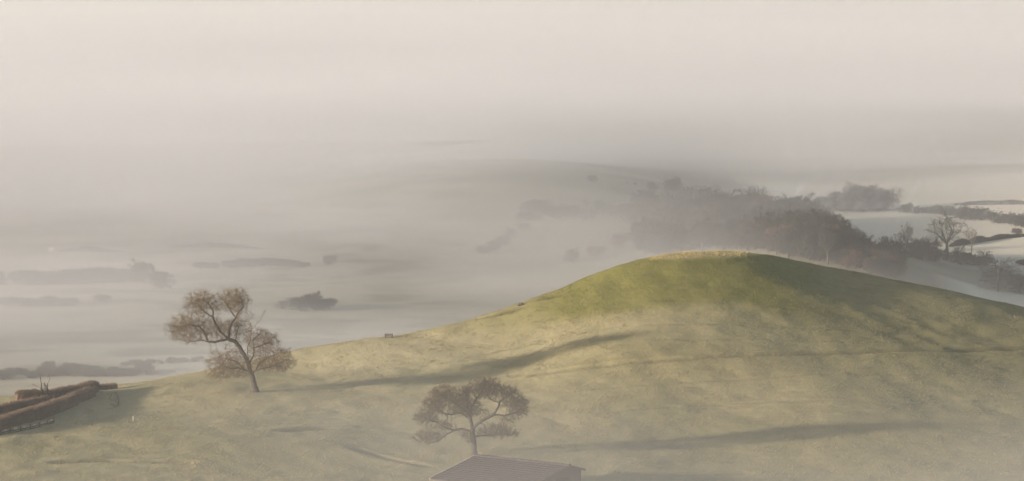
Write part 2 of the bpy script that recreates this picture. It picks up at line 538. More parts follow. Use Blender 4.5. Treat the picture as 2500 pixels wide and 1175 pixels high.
def tree_meshes(name, pos, par, r_root, r_tip, twig_n, twig_l, seed, split=0.05, flare=None, twig_r=0.011, up=0.15, twig_max=0.05):
    g = np.random.default_rng(seed)
    n = len(pos)
    leaves = np.zeros(n); kids = np.zeros(n, int)
    for i in range(n):
        if par[i] >= 0: kids[par[i]] += 1
    leaves[kids == 0] = 1
    for i in range(n - 1, 0, -1):
        leaves[par[i]] += leaves[i]
    # parents always come before their children, so one backward pass is enough
    e = math.log(max(leaves[0], 2)) / math.log(r_root / r_tip)
    r = r_tip * np.maximum(leaves, 1) ** (1 / e)
    ch = np.arange(1, n); ch = ch[par[1:] >= 0]; pa = par[ch]
    # each node has one main child; along that line the rings are shared, so limbs read as one skin
    main = np.full(n, -1)
    for i in range(1, n):
        if main[par[i]] < 0 or r[i] > r[main[par[i]]]: main[par[i]] = i
    ind = np.zeros((n, 3)); ind[1:] = pos[1:] - pos[par[1:]]; ind[0] = (0, 0, 1)
    ind /= np.maximum(np.linalg.norm(ind, axis=1, keepdims=True), 1e-6)
    tan = ind.copy(); hm_ = main >= 0; tan[hm_] = ind[hm_] + ind[main[hm_]]
    is_main = main[pa] == ch
    r0 = np.where(is_main, r[pa], np.minimum(r[pa], r[ch] * 1.25)); r1 = r[ch]
    T0 = np.where(is_main[:, None], tan[pa], ind[ch]); T1 = tan[ch]
    if flare is not None:
        zb = pos[0][2]
        f0 = 1 + flare * np.exp(-np.clip(pos[pa][:, 2] - zb, 0, None) / 0.55); f1 = 1 + flare * np.exp(-np.clip(pos[ch][:, 2] - zb, 0, None) / 0.55)
        r0 = r0 * f0; r1 = r1 * f1
    thick = r1 >= split
    big = r1 >= 0.14
    parts = []
    if big.any(): parts.append(tubes(pos[pa][big], pos[ch][big], r0[big], r1[big], 10, T0[big], T1[big]))
    m = thick & ~big
    if m.any(): parts.append(tubes(pos[pa][m], pos[ch][m], r0[m], r1[m], 6, T0[m], T1[m]))
    V, F = join(parts)
    tm = mesh_np(name + '_trunk', V, F.ravel(), np.full(len(F), 4), smooth=True)
    thin = ~thick
    parts = [tubes(pos[pa][thin], pos[ch][thin], r0[thin], r1[thin], 4, T0[thin], T1[thin])]
    host = ch[r1 < twig_max]
    if len(host) and twig_n > 0:
        idx = np.repeat(host, twig_n)
        hd = pos[idx] - pos[par[idx]]; hd /= np.maximum(np.linalg.norm(hd, axis=1, keepdims=True), 1e-6)
        d = hd * 0.7 + g.normal(0, 0.75, (len(idx), 3)) + np.array([0, 0, up]); d /= np.linalg.norm(d, axis=1, keepdims=True)
        L = twig_l * g.uniform(.45, 1.15, (len(idx), 1))
        s = pos[idx] - hd * g.uniform(0, .3, (len(idx), 1))
        mid = s + d * L * .5
        d2 = d + g.normal(0, 0.45, d.shape); d2 /= np.linalg.norm(d2, axis=1, keepdims=True)
        end = mid + d2 * L * .5
        rr = np.full(len(idx), twig_r)
        parts.append(tubes(s, mid, rr, rr * .8, 3)); parts.append(tubes(mid, end, rr * .8, rr * .3, 3))
        d3 = d + g.normal(0, 0.7, d.shape); d3 /= np.linalg.norm(d3, axis=1, keepdims=True)
        parts.append(tubes(mid, mid + d3 * L * .45, rr * .7, rr * .3, 3))
    V, F = join(parts)
    cm = mesh_np(name + '_crown', V, F.ravel(), np.full(len(F), 4))
    return tm, cm

def blob(cx, cy, cz, rx, ry, rz, n, rs, shell=0.0):
    """points thinning out from the middle of an ellipsoid, with no hard rim"""
    out = []
    while len(out) < n:
        p = np.array([rs.gauss(0, .52) for _ in range(3)])
        q = np.linalg.norm(p)
        if q > 1.32 or q < shell: continue
        out.append((cx + p[0] * rx, cy + p[1] * ry, cz + p[2] * rz))
    return out

def traced(base_px, crop, scale, ppm):
    """maps points of an enlarged crop to metres in the tree's own space: x right, y away, z up from its foot"""
    def f(x, y, d=0.0):
        px = crop[0] + x / scale; py = crop[1] + y / scale
        return ((px - base_px[0]) / ppm, d, (base_px[1] - py) / ppm)
    return f

def put_tree(name, tm, cm, loc, bark, twig, label, cat='tree', group=None, rz=0.0, s=1.0, wide=1.0):
    root = empty(name, loc, rz); root.scale = (s * wide, s * (wide + 1) / 2, s)
    tag(root, label, cat, group)
    link('trunk', tm, bark, root); link('crown', cm, twig, root)
    return root

# --- the leaning oak on the open slope
g1 = ground_at(622, 958)
q = traced((622, 957), (380, 680), 3.9175, F_PX / g1.y)
limbs = [
    [q(950, 1085), q(938, 1000), q(925, 930), q(900, 860, .1), q(885, 790, .1)],
    [q(885, 790, .1), q(850, 720, .2), q(800, 640, .3), q(760, 590, .2), q(700, 563, 0)],
    [q(700, 563), q(640, 575, -.3), q(570, 592, -.5), q(500, 585, -.4), q(440, 570, -.2), q(380, 585, .3), q(300, 600, .6)],
    [q(700, 563), q(620, 500, .4), q(565, 410, .6), q(548, 360, .5)],
    [q(548, 360, .5), q(480, 320, .8), q(430, 270, .9), q(400, 235, .8)],
    [q(548, 360, .5), q(550, 300, .2), q(520, 240, -.1), q(470, 190, -.3)],
    [q(700, 563), q(705, 480, -.4), q(735, 400, -.7), q(775, 352, -.6)],
    [q(775, 352, -.6), q(725, 300, -.3), q(695, 240, 0), q(660, 190, .2)],
    [q(775, 352, -.6), q(800, 300, -.9), q(845, 250, -1.0), q(830, 180, -.8)],
    [q(500, 585, -.4), q(480, 520, .2), q(420, 450, .6), q(330, 430, .8), q(240, 450, .9)],
    [q(760, 590, .2), q(770, 520, .8), q(790, 450, 1.2), q(760, 400, 1.3)],
    [q(895, 790, .0), q(880, 700, -.4), q(885, 630, -.6), q(915, 560, -.6), q(905, 520, -.5)],
    [q(895, 800, .0), q(935, 730, .3), q(942, 650, .5), q(930, 590, .5), q(990, 520, .4), q(1030, 480, .3), q(1060, 470, .2)],
    [q(905, 520, -.5), q(930, 460, -.4), q(910, 410, -.3), q(890, 390, -.3), q(935, 345, -.2)],
    [q(930, 460, -.4), q(985, 400, -.5), q(1020, 350, -.5), q(1050, 285, -.5)],
    [q(942, 650, .5), q(1010, 630, .7), q(1080, 600, .8), q(1120, 560, .7)],
    [q(925, 890, .0), q(960, 860, -.6), q(1040, 845, -1.0), q(1130, 815, -1.2), q(1230, 770, -1.1)],
    [q(960, 860, -.6), q(1010, 780, -.2), q(1090, 740, .2), q(1170, 700, .3)],
    [q(905, 880, .0), q(860, 870, .5), q(790, 850, .9), q(720, 855, 1.1), q(640, 830, 1.1)],
    [q(860, 870, .5), q(790, 790, -.4), q(720, 760, -.7), q(650, 740, -.8)],
]
rs = random.Random(3)
sc_ = 3.9175 * F_PX / g1.y
def cl(cx, cy, rx, ry, d, dr, n, shell=0.0, f=q, k=None):
    x, _, z = f(cx, cy); k = k or sc_
    return blob(x, d, z, rx / k, dr, ry / k, n, rs, shell)
att = (cl(430, 215, 150, 105, .4, 1.8, 900, .2) + cl(745, 185, 148, 100, -.5, 1.8, 900, .15) + cl(590, 250, 90, 70, 0, 1.2, 90) + cl(800, 260, 80, 80, -.8, 1.1, 200)
       + cl(330, 460, 195, 130, .5, 2.2, 1000) + cl(200, 500, 80, 85, .5, 1.3, 220) + cl(590, 470, 165, 95, .2, 2.0, 650) + cl(780, 470, 120, 110, .8, 1.6, 420)
       + cl(960, 570, 120, 100, .3, 1.6, 380) + cl(1085, 590, 100, 95, .4, 1.6, 480) + cl(1130, 790, 210, 82, -.8, 2.1, 850)
       + cl(1200, 690, 105, 45, 0, 1.3, 260) + cl(690, 790, 195, 115, .3, 2.3, 850) + cl(620, 910, 140, 60, .8, 1.5, 240) + cl(1010, 690, 120, 70, .4, 1.5, 300)
       + cl(820, 890, 80, 50, .6, 1.1, 120))
po, pa_ = grow(limbs, att, 0.27, 2.6, 0.30, 80, 5)
tm, cm = tree_meshes('leaning_oak', po, pa_, 0.36, 0.009, 4, 0.72, 21, flare=1.2, twig_r=0.0088)
put_tree('oak_tree', tm, cm, (g1.x, g1.y, mesh_height(g1.x, g1.y) - .15), M['bark'], M['twig'],
         'tall bare oak leaning left on the sunlit slope, casting a long shadow')
# surface roots at the foot of the leaning oak belong to its trunk mesh through the flare

# --- the smaller oak behind the barn
g2 = ground_at(1157, 1116)
q2 = traced((1157, 1113), (980, 900), 4.272, F_PX / g2.y)
k2 = 4.272 * F_PX / g2.y
limbs = [
    [q2(757, 915), q2(757, 820), q2(748, 720), q2(738, 620), q2(722, 520), q2(715, 480)],
    [q2(720, 520), q2(660, 470, .2), q2(590, 440, .4), q2(520, 470, .5), q2(460, 465, .6), q2(390, 420, .6)],
    [q2(715, 480), q2(640, 400, -.4), q2(560, 340, -.6), q2(480, 290, -.7)],
    [q2(715, 480), q2(730, 390, .3), q2(780, 310, .4), q2(840, 220, .4)],
    [q2(715, 480), q2(690, 380, .6), q2(680, 290, .8), q2(670, 220, .9)],
    [q2(745, 620), q2(790, 560, -.4), q2(870, 505, -.6), q2(960, 455, -.7), q2(1008, 385, -.7), q2(1020, 330, -.6)],
    [q2(960, 455, -.7), q2(1080, 465, -.8), q2(1190, 440, -.8), q2(1260, 390, -.7)],
    [q2(1020, 330, -.6), q2(1090, 270, -.5), q2(1150, 230, -.4)],
    [q2(1020, 330, -.6), q2(940, 305, -.3), q2(890, 250, -.2)],
    [q2(740, 640), q2(640, 618, .4), q2(540, 635, .6), q2(460, 690, .7), q2(380, 750, .8), q2(270, 778, .8), q2(210, 740, .8)],
    [q2(540, 635, .6), q2(450, 600, .3), q2(360, 540, .1), q2(280, 520, 0)],
    [q2(752, 700), q2(840, 690, .5), q2(930, 690, .7), q2(1060, 680, .8), q2(1160, 690, .8)],
]
att = (cl(440, 255, 145, 100, 0, 1.5, 800, 0, q2, k2) + cl(330, 370, 110, 105, .3, 1.4, 600, 0, q2, k2) + cl(250, 490, 120, 70, .2, 1.2, 320, 0, q2, k2)
       + cl(640, 350, 150, 105, 0, 1.7, 800, 0, q2, k2) + cl(690, 235, 80, 75, .5, 1.1, 300, 0, q2, k2) + cl(880, 185, 150, 105, .2, 1.7, 950, 0, q2, k2)
       + cl(1100, 230, 115, 75, -.3, 1.3, 480, 0, q2, k2) + cl(1190, 330, 130, 85, -.5, 1.4, 600, 0, q2, k2) + cl(1230, 415, 90, 70, -.6, 1.2, 320, 0, q2, k2)
       + cl(1010, 640, 190, 68, .5, 1.4, 600, 0, q2, k2) + cl(290, 690, 160, 75, .6, 1.3, 300, 0, q2, k2) + cl(700, 410, 170, 70, 0, 1.6, 500, 0, q2, k2)
       + cl(450, 570, 120, 70, .3, 1.1, 130, 0, q2, k2) + cl(690, 690, 70, 70, -.3, .9, 120, 0, q2, k2) + cl(1130, 500, 90, 50, -.6, .9, 110, 0, q2, k2))
po, pa_ = grow(limbs, att, 0.22, 2.2, 0.25, 80, 9)
tm, cm = tree_meshes('barn_oak', po, pa_, 0.35, 0.0088, 5, 0.58, 22, flare=0.3, twig_r=0.0098)
put_tree('oak_tree', tm, cm, (g2.x, g2.y, mesh_height(g2.x, g2.y) - .1), M['bark'], M['twig_olive'],
         'small bare oak with domed crown rising directly behind the tiled barn roof')

# --- the dead pollard between the clipped hedges
g3 = ground_at(112, 988)
q3 = traced((112, 988), (0, 880), 5.34, F_PX / g3.y)
limbs = [
    [q3(595, 580), q3(592, 500), q3(595, 420), q3(602, 360)],
    [q3(602, 360), q3(620, 300, .1), q3(640, 250, .15), q3(652, 205, .2)],
    [q3(595, 430), q3(560, 390, -.2), q3(540, 350, -.2), q3(500, 332, -.3), q3(455, 312, -.3), q3(425, 290, -.3)],
    [q3(545, 355, -.2), q3(540, 300, -.1), q3(532, 235, 0), q3(525, 185, 0), q3(490, 148, .1)],
    [q3(528, 200, 0), q3(540, 165, -.1), q3(548, 148, -.1)],
    [q3(602, 360), q3(585, 310, .2), q3(572, 280, .3)],
]
x3, _, z3 = q3(600, 330)
po, pa_ = grow(limbs, blob(x3, 0, z3, .5, .4, .6, 30, rs), 0.2, 0.5, 0.2, 8, 4, 0.03)
tm, cm = tree_meshes('pollard', po, pa_, 0.5, 0.03, 1, 0.25, 23, split=0.045, flare=0.15)
put_tree('dead_tree', tm, cm, (g3.x, g3.y, g3.z - .1), M['bark_far'], M['twig'], 'dead pollard stump with antler limbs between two brown clipped hedges', 'dead tree')

# --- winter trees of the valley: a few grown once, then copied one by one
def proto(name, h, crown, n, step, kind, seed, r_root, twig_n, twig_l, twig_r=0.014):
    rs = random.Random(seed)
    cx, rx, cz, rz = crown
    if kind == 'tree':
        lean = rs.uniform(-.5, .5)
        limbs = [[(0, 0, -.2), (lean * .3, 0, h * .18), (lean, .1, h * .36), (lean * .8, 0, h * .5)]]
        for k in range(6):
            t = k * 1.05 + rs.uniform(-.3, .3); zz = h * rs.uniform(.25, .42)
            limbs.append([(lean * .8, 0, zz), (math.cos(t) * rx * .35, math.sin(t) * rx * .35, zz + h * .14), (math.cos(t) * rx * .62, math.sin(t) * rx * .62, zz + h * .25)])
    else:
        limbs = [[(0, 0, -.2), (0, 0, h * .12)]]
        for k in range(8):
            t = k * .785 + rs.uniform(-.3, .3); f = rs.uniform(.15, .42)
            limbs.append([(0, 0, 0), (math.cos(t) * rx * f * .5, math.sin(t) * rx * f * .5, h * .3), (math.cos(t) * rx * f, math.sin(t) * rx * f, h * .62)])
    att = blob(0, 0, cz * .9, rx * .85, rx * .85, rz * .9, n // 2, rs)
    if kind == 'bush': att = blob(0, 0, h * .36, rx * .95, rx * .95, h * .36, n, rs)
    att = [a_ for a_ in att if a_[2] > .15]
    for k in range(7):
        t = rs.uniform(0, 6.28)
        att += blob(math.cos(t) * rx * .6, math.sin(t) * rx * .6, (cz if kind == 'tree' else h * .38) + rs.uniform(-.2, .6) * rz, rx * rs.uniform(.28, .55), rx * rs.uniform(.28, .55), rz * rs.uniform(.3, .5), n // 7, rs)
    po, pa_ = grow(limbs, att, step, step * 8, step * 1.3, 40, seed, 0.08)
    return tree_meshes(name, po, pa_, r_root, 0.022, twig_n, twig_l, seed + 50, split=0.06, twig_r=twig_r, up=.35)
PR = {
    'spread': proto('spread', 11.5, (0, 5.2, 7.6, 3.9), 420, .5, 'tree', 41, .38, 5, .9, .014),
    'spread2': proto('spread2', 10.0, (0, 4.2, 6.6, 3.6), 380, .48, 'tree', 42, .30, 5, .85, .014),
    'slim': proto('slim', 10.0, (0, 3.0, 6.2, 3.9), 320, .46, 'tree', 43, .24, 5, .8, .014),
    'coppice': proto('coppice', 9.5, (0, 4.4, 5.6, 3.9), 420, .46, 'bush', 44, .26, 5, .85, .014),
    'thicket': proto('thicket', 6.5, (0, 3.2, 3.5, 2.9), 420, .38, 'bush', 45, .18, 8, .75, .02),
    'bush': proto('bush', 4.2, (0, 2.5, 2.1, 1.9), 380, .32, 'bush', 46, .14, 9, .55, .022),
    'bush2': proto('bush2', 3.4, (0, 2.9, 1.6, 1.5), 380, .32, 'bush', 47, .14, 9, .55, .022),
}
TH = {'spread': 11.5, 'spread2': 10.2, 'slim': 10.1, 'coppice': 9.5, 'thicket': 6.4, 'bush': 4.1, 'bush2': 3.2}
_tw = {}
def valley_tree(kind, px, py, hpx, label, mat='twig_grey', group=None, cat='tree', name='bare_tree', loc=None):
    g = loc or ground_at(px, py)
    s = hpx / (F_PX / g.y) / TH[kind]
    tm, cm = PR[kind]
    key = (kind, mat)
    if key not in _tw:
        t2, c2 = tm.copy(), cm.copy()
        t2.materials.clear(); c2.materials.clear()
        t2.materials.append(M['bark_far'] if mat != 'twig_green' else M['bark']); c2.materials.append(M[mat])
        _tw[key] = (t2, c2)
    t2, c2 = _tw[key]
    return put_tree(name, t2, c2, (g.x, g.y, g.z - .1), None, None, label, cat, group, random.uniform(0, 6.28), s, random.uniform(.95, 1.7) if cat == 'shrub' else random.uniform(.9, 1.15))

V_ = valley_tree
# right-hand fields
V_('spread', 2312, 636, 118, 'large spreading bare tree with pale trunk at the bank edge, right background')
V_('slim', 2213, 618, 82, 'thin see-through bare tree left of the large pale-trunked tree')
V_('thicket', 2180, 628, 55, 'dark twiggy thicket at the right end of the misty wood', name='thicket', cat='shrub')
V_('bush', 2250, 634, 62, 'russet bush directly left of the large pale-trunked tree', 'twig_red', name='bush', cat='shrub')
V_('bush', 2285, 640, 40, 'low dark bush touching the left foot of the pale-trunked tree', 'twig_green', name='bush', cat='shrub')
V_('bush2', 2345, 646, 42, 'dark ivy-green bush just right of the pale trunk', 'twig_green', name='bush', cat='shrub')
V_('bush2', 2385, 648, 30, 'low scrubby bush between pale-trunked tree and the many-stemmed tree', name='bush', cat='shrub')
V_('spread2', 2160, 628, 58, 'bare tree rising from the thicket at the right end of the wood')
V_('slim', 2196, 626, 66, 'bare tree between the wood end and the thin see-through tree', 'twig_red')
V_('coppice', 2240, 634, 72, 'warm brown bushy tree just left of the large pale-trunked tree', 'twig_red')
V_('spread2', 2272, 637, 66, 'brown tree overlapping the left side of the large pale-trunked tree', 'twig_red')
V_('slim', 2340, 642, 66, 'slim tree overlapping the right side of the large pale-trunked tree')
V_('coppice', 2404, 650, 52, 'grey many-twigged tree between the pale-trunked tree and the many-stemmed tree')
V_('slim', 2372, 612, 62, 'small russet tree standing over the dark field hedge', 'twig_red')
V_('coppice', 2437, 712, 112, 'many-stemmed bare tree near the right edge, low beside the sunlit field')
V_('thicket', 2488, 716, 60, 'dark blue-grey thicket at the right edge beside the many-stemmed tree', 'twig_green', name='thicket', cat='shrub')
V_('bush2', 2497, 648, 20, 'small dark bush on the frosty field at the right edge', name='bush', cat='shrub')
V_('slim', 2083, 606, 62, 'slender bare tree rising above the end of the wood against the frosty field')
V_('spread2', 2062, 600, 54, 'faint bare tree beside the slender one at the end of the wood')
cr = random.Random(12)
for k in range(20):
    px = 1965 + k * 11.3 + cr.uniform(-4, 4)
    top_ = np.interp(px, [1960, 2020, 2060, 2100, 2150, 2190], [34, 46, 66, 80, 76, 52])
    V_(cr.choice(['coppice', 'coppice', 'thicket', 'spread2']), px, 514 + cr.uniform(-4, 3), top_ * cr.uniform(.8, 1.05), 'ghostly bare tree in the far clump behind the frosty field', group='far clump of trees in the fog')
for k, (px, py, h) in enumerate([(2212, 520, 30), (2235, 522, 24), (2255, 521, 20), (2275, 523, 26)]):
    V_('thicket', px, py, h, 'faint bush in the line running right from the far clump', group='far field-edge bushes', name='bush', cat='shrub')
V_('bush', 2306, 526, 32, 'round dome-shaped bush above the large pale-trunked tree', 'twig_green', name='bush', cat='shrub')
for (px, py, h) in [(2345, 535, 38), (2370, 538, 42), (2395, 538, 40), (2418, 536, 26)]:
    V_('thicket', px, py, h, 'grey thicket above the sunlit frosty field, right background', group='thickets over the frosty field', name='thicket', cat='shrub')
for (px, py, h) in [(2440, 546, 34), (2463, 548, 36), (2487, 552, 38), (2500, 556, 36)]:
    V_('thicket', px, py, h, 'dark rounded thicket under the far hedge at the right edge', group='rounded thickets at the right edge', name='thicket', cat='shrub')
V_('bush', 2483, 572, 20, 'small rust-coloured bush on the frosty field near the right edge', 'twig_red', name='bush', cat='shrub')
# ridge line
V_('thicket', 1642, 470, 46, 'roundest and tallest tree on the skyline of the ridge')
V_('thicket', 1590, 463, 24, 'small twiggy tree on the skyline left of the round one')
V_('thicket', 1720, 486, 36, 'fan-shaped tree on the skyline right of the round one')
V_('bush', 1770, 500, 30, 'low tree on the falling skyline before the wood begins')
V_('bush', 1446, 444, 22, 'solitary faint bush on the crest of the ridge', name='bush', cat='shrub')
# the wood on the flank of the ridge
ux = [1200, 1350, 1500, 1620, 1720, 1800, 1950, 2050, 2150, 2195]
uu = [575, 545, 530, 520, 520, 528, 545, 585, 632, 650]
wr = random.Random(77); made = []; tries = 0
while len(made) < 290 and tries < 9000:
    tries += 1
    px = wr.uniform(1560, 2200) if wr.random() < .6 else wr.uniform(1900, 2200)
    top = np.interp(px, ux, uu)
    py = wr.uniform(top, 690)
    dens = 1.0 if px > 1760 else 0.55 + 0.4 * vnoise(px / 60, py / 22, 9)
    if wr.random() > dens: continue
    g = ground_at(px, py)
    if g.y < 800: continue
    if any((g - m_).length < 2.2 for m_ in made): continue
    made.append(g)
    kd_ = wr.choice(['spread2', 'slim', 'coppice', 'coppice', 'coppice', 'thicket', 'thicket', 'thicket'])
    h = wr.uniform(56, 90) if px < 2040 else wr.uniform(40, 62)
    V_(kd_, px, py, h, 'bare grey tree in the dense misty wood on the flank of the ridge', wr.choice(['twig_grey'] * 6 + ['twig_red']), 'bare trees of the misty wood', loc=g)
for k in range(34):
    px = 1285 + k * 11.5 + cr.uniform(-9, 9); py = np.interp(px, [1285, 1400, 1500, 1600, 1680], [530, 530, 528, 552, 585]) + cr.uniform(-14, 10)
    V_(cr.choice(['thicket', 'bush', 'coppice', 'slim']), px, py, cr.uniform(18, 44), 'blurred bush in the dark band across the misty ridge slope', cr.choice(['twig_grey', 'twig_grey', 'twig_green']), 'bushes across the ridge slope', name='bush', cat='shrub')
for (px, py, h, kd_, mt) in [(1275, 560, 22, 'bush', 'twig_red'), (1250, 580, 30, 'thicket', 'twig_red'), (1228, 600, 36, 'thicket', 'twig_grey'), (1205, 612, 34, 'thicket', 'twig_grey'), (1180, 618, 26, 'bush', 'twig_grey')]:
    V_(kd_, px, py, h, 'brown bush in the hedge line dropping down the ridge slope', mt, 'bushes dropping down the ridge slope', name='bush', cat='shrub')
V_('thicket', 1510, 605, 46, 'russet tree glowing in the mist above the left shoulder of the knoll', 'twig_red')
V_('bush', 1455, 622, 30, 'brown bush left of the russet tree in the mist', 'twig_red', name='bush', cat='shrub')
V_('thicket', 1395, 640, 40, 'faint brown tree low in the mist above the knoll shoulder', 'twig_red')
# left fields
for k in range(24):
    px = 45 + k * 11.6 + cr.uniform(-6, 6); py = np.interp(px, [40, 330], [692, 682]) + cr.uniform(-5, 6)
    V_(cr.choice(['bush', 'bush2', 'thicket']), px, py, cr.uniform(20, 44), 'dark bush in the long thicket across the left field', cr.choice(['twig_green', 'twig_grey']), 'long thicket in the left field', name='bush', cat='shrub')
V_('thicket', 350, 690, 66, 'tallest rounded tree at the right end of the left thicket')
V_('thicket', 395, 706, 58, 'dark bush stepping downhill from the rounded tree, left field', 'twig_green', name='bush', cat='shrub')
V_('thicket', -6, 700, 50, 'dark tree cut by the left edge of the view', 'twig_green')
for (px, py, h) in [(490, 655, 20), (520, 655, 18), (560, 652, 22), (600, 650, 26), (640, 649, 26), (680, 649, 24), (715, 650, 20), (740, 652, 16)]:
    V_('bush2', px, py, h, 'low violet-grey bush in the hedge line above the leaning oak', group='hedge line above the leaning oak', name='bush', cat='shrub')
V_('bush', 806, 645, 30, 'lone round bush at the right end of the misty hedge line', name='bush', cat='shrub')
for (px, py, h) in [(690, 756, 30), (712, 750, 34), (734, 760, 48), (760, 754, 50), (786, 757, 38), (806, 748, 26)]:
    V_(cr.choice(['thicket', 'coppice', 'bush']), px, py, h, 'dark blurred bush in the mist right of the leaning oak', 'twig_grey', 'bushes in the mist right of the oak', name='bush', cat='shrub')
for (px, py, h) in [(20, 745, 26), (70, 748, 28), (120, 746, 30), (165, 745, 24), (250, 735, 22)]:
    V_('bush2', px, py, h, 'faint bush below the long thicket, veiled by mist', group='veiled bushes in the left field', name='bush', cat='shrub')
V_('bush', 118, 902, 28, 'small bush above the clipped hedges, beyond the crest', name='bush', cat='shrub')
V_('bush2', 175, 904, 24, 'low bush right of the one above the clipped hedges', name='bush', cat='shrub')

# ------------------------------------------------------------------ hedges
def hedge(name, label, pts, width, hgt, mat, tmat, twigs=900, group=None, seed=1, step=0.6, world_pts=None, tw=0.36):
    wild = name == 'field_hedge'
    g = np.random.default_rng(seed)
    w = world_pts or [ground_at(*p) for p in pts]
    path = resample([(p.x, p.y, 0) for p in w], step)
    o = w[0]
    root = empty(name, (o.x, o.y, o.z))
    tag(root, label, 'hedge', group)
    prof = [(-.5, -.15), (-.53, .45), (-.47, .9), (-.25, 1.0), (.0, 1.03), (.25, 1.0), (.47, .9), (.53, .45), (.5, -.15)]
    V = []; n = len(path); m = len(prof)
    for i, p in enumerate(path):
        a = path[max(0, i - 1)]; b = path[min(n - 1, i + 1)]
        t = (b - a).normalized(); nrm = Vector((-t.y, t.x, 0))
        z = float(height(p.x, p.y))
        hh = hgt * (1 + .10 * float(vnoise(p.x / 1.7, p.y / 1.7, seed))); ww = width * (1 + .14 * float(vnoise(p.x / 1.3, p.y / 1.3, seed + 3)))
        if wild:
            e_ = min(i, n - 1 - i) / max(1.0, min(4.0, n / 3)); tp = min(1.0, .25 + .75 * e_)
            hh *= tp * (1 + .45 * float(vnoise(p.x / 5.0, p.y / 5.0, seed + 7))); ww *= tp
        else:
            e_ = min(1.0, (min(i, n - 1 - i) + .6) * step / .9); ww *= .55 + .45 * e_; hh *= .8 + .2 * e_
        for (u, v) in prof:
            j = g.normal(0, .06, 3) * min(1.0, hgt)
            V.append((p.x + nrm.x * u * ww + j[0] - o.x, p.y + nrm.y * u * ww + j[1] - o.y, z + v * hh + j[2] - o.z))
    V = np.array(V)
    F = []
    for i in range(n - 1):
        for k in range(m - 1):
            F.append((i * m + k, i * m + k + 1, (i + 1) * m + k + 1, (i + 1) * m + k))
    faces = list(F) + [tuple(range(m))[::-1], tuple((n - 1) * m + k for k in range(m))]
    me = bpy.data.meshes.new(name); me.from_pydata([tuple(v) for v in V], [], faces); me.update()
    link('foliage', me, mat, root)
    # shoots standing off the clipped faces
    Fa = np.array(F); pick = g.integers(0, len(Fa), twigs)
    wts = g.dirichlet((1, 1, 1, 1), twigs)
    s = (V[Fa[pick]] * wts[:, :, None]).sum(1)
    e1 = V[Fa[pick][:, 1]] - V[Fa[pick][:, 0]]; e2 = V[Fa[pick][:, 3]] - V[Fa[pick][:, 0]]
    nn = -np.cross(e1, e2); nn /= np.maximum(np.linalg.norm(nn, axis=1, keepdims=True), 1e-6)
    cen = V.mean(0); 
    d = nn * g.choice([-1, 1], (twigs, 1)) * .6 + g.normal(0, .5, (twigs, 3)) + np.array([0, 0, .6]); d /= np.linalg.norm(d, axis=1, keepdims=True)
    L = tw * g.uniform(.4, 1.2, (twigs, 1))
    Vt, Ft = tubes(s, s + d * L, np.full(twigs, .02 * hgt / 1.8 + .006), np.full(twigs, .006), 3)
    link('shoots', mesh_np(name + '_shoots', Vt, Ft.ravel(), np.full(len(Ft), 4)), tmat, root)['kind'] = 'stuff'
    return root

hedge('clipped_hedge', 'brown clipped hedge block left of the dead pollard', [(40, 991), (75, 989), (104, 988)], 1.6, 1.75, M['hedge'], M['hedge_twig'], 5000, seed=2, step=.3)
hedge('clipped_hedge', 'russet clipped hedge block right of the dead pollard', [(122, 987), (160, 977), (205, 968), (232, 960)], 1.7, 1.6, M['hedge'], M['hedge_twig'], 6000, seed=3, step=.3)
hedge('clipped_hedge', 'low brown hedge running down to the left edge behind the front hedge', [(-40, 1024), (20, 1008), (70, 998), (118, 990)], 1.2, 1.1, M['hedge'], M['hedge_twig'], 6000, seed=4, step=.35)
hedge('clipped_hedge', 'long front hedge with sunlit top and dark near side, left edge', [(-60, 1068), (0, 1049), (60, 1030), (120, 1010), (180, 988), (222, 970)], 1.5, 1.35, M['hedge'], M['hedge_twig'], 14000, seed=5, step=.35)
hedge('clipped_hedge', 'dark hedge end disappearing over the crest beyond the clipped hedges', [(214, 958), (245, 954), (285, 951)], 1.4, .7, M['hedge'], M['hedge_twig'], 2500, seed=6, step=.35)
hedge('field_hedge', 'dark field hedge curving across the frosty fields at right', [(2318, 603), (2360, 597), (2400, 590), (2450, 583), (2510, 577)], 1.8, 1.4, M['hedge_far'], M['twig_green'], 1500, seed=7, step=1.5, tw=.4)
hedge('field_hedge', 'far straight hedge on the horizon of the fields, top right edge', [(2332, 501), (2400, 500), (2450, 499), (2515, 499)], 3.0, 1.7, M['hedge_far'], M['twig_green'], 900, seed=8, step=2.5, tw=.5)
hedge('field_hedge', 'thin dark hedge line on the pale field, upper left middle', [(400, 604), (470, 603), (560, 604), (645, 608)], 1.6, .9, M['hedge_far'], M['twig_grey'], 900, seed=9, step=2.0, tw=.4)
hedge('field_hedge', 'faint hedge line right of the small pale hut', [(140, 612), (190, 611), (250, 615), (300, 616)], 1.5, .9, M['hedge_far'], M['twig_grey'], 500, seed=10, step=2.0, tw=.4)
for k in range(30):
    px = -20 + k * 13.5 + cr.uniform(-6, 6); py = np.interp(px, [-20, 390], [922, 912]) + cr.uniform(-9, 6)
    V_(cr.choice(['bush', 'bush2', 'thicket']), px, py, cr.uniform(14, 30), 'veiled bush in the straggling row beyond the crest behind the clipped hedges', 'twig_grey', 'straggling row of bushes beyond the crest', name='bush', cat='shrub')
for k in range(15):
    px = 300 + k * 14 + cr.uniform(-6, 6); py = np.interp(px, [300, 510], [893, 877]) + cr.uniform(-4, 4)
    V_(cr.choice(['bush', 'bush2']), px, py, cr.uniform(8, 17), 'low veiled bush in the hedge line left of the leaning oak', 'twig_grey', 'hedge line left of the leaning oak', name='bush', cat='shrub')

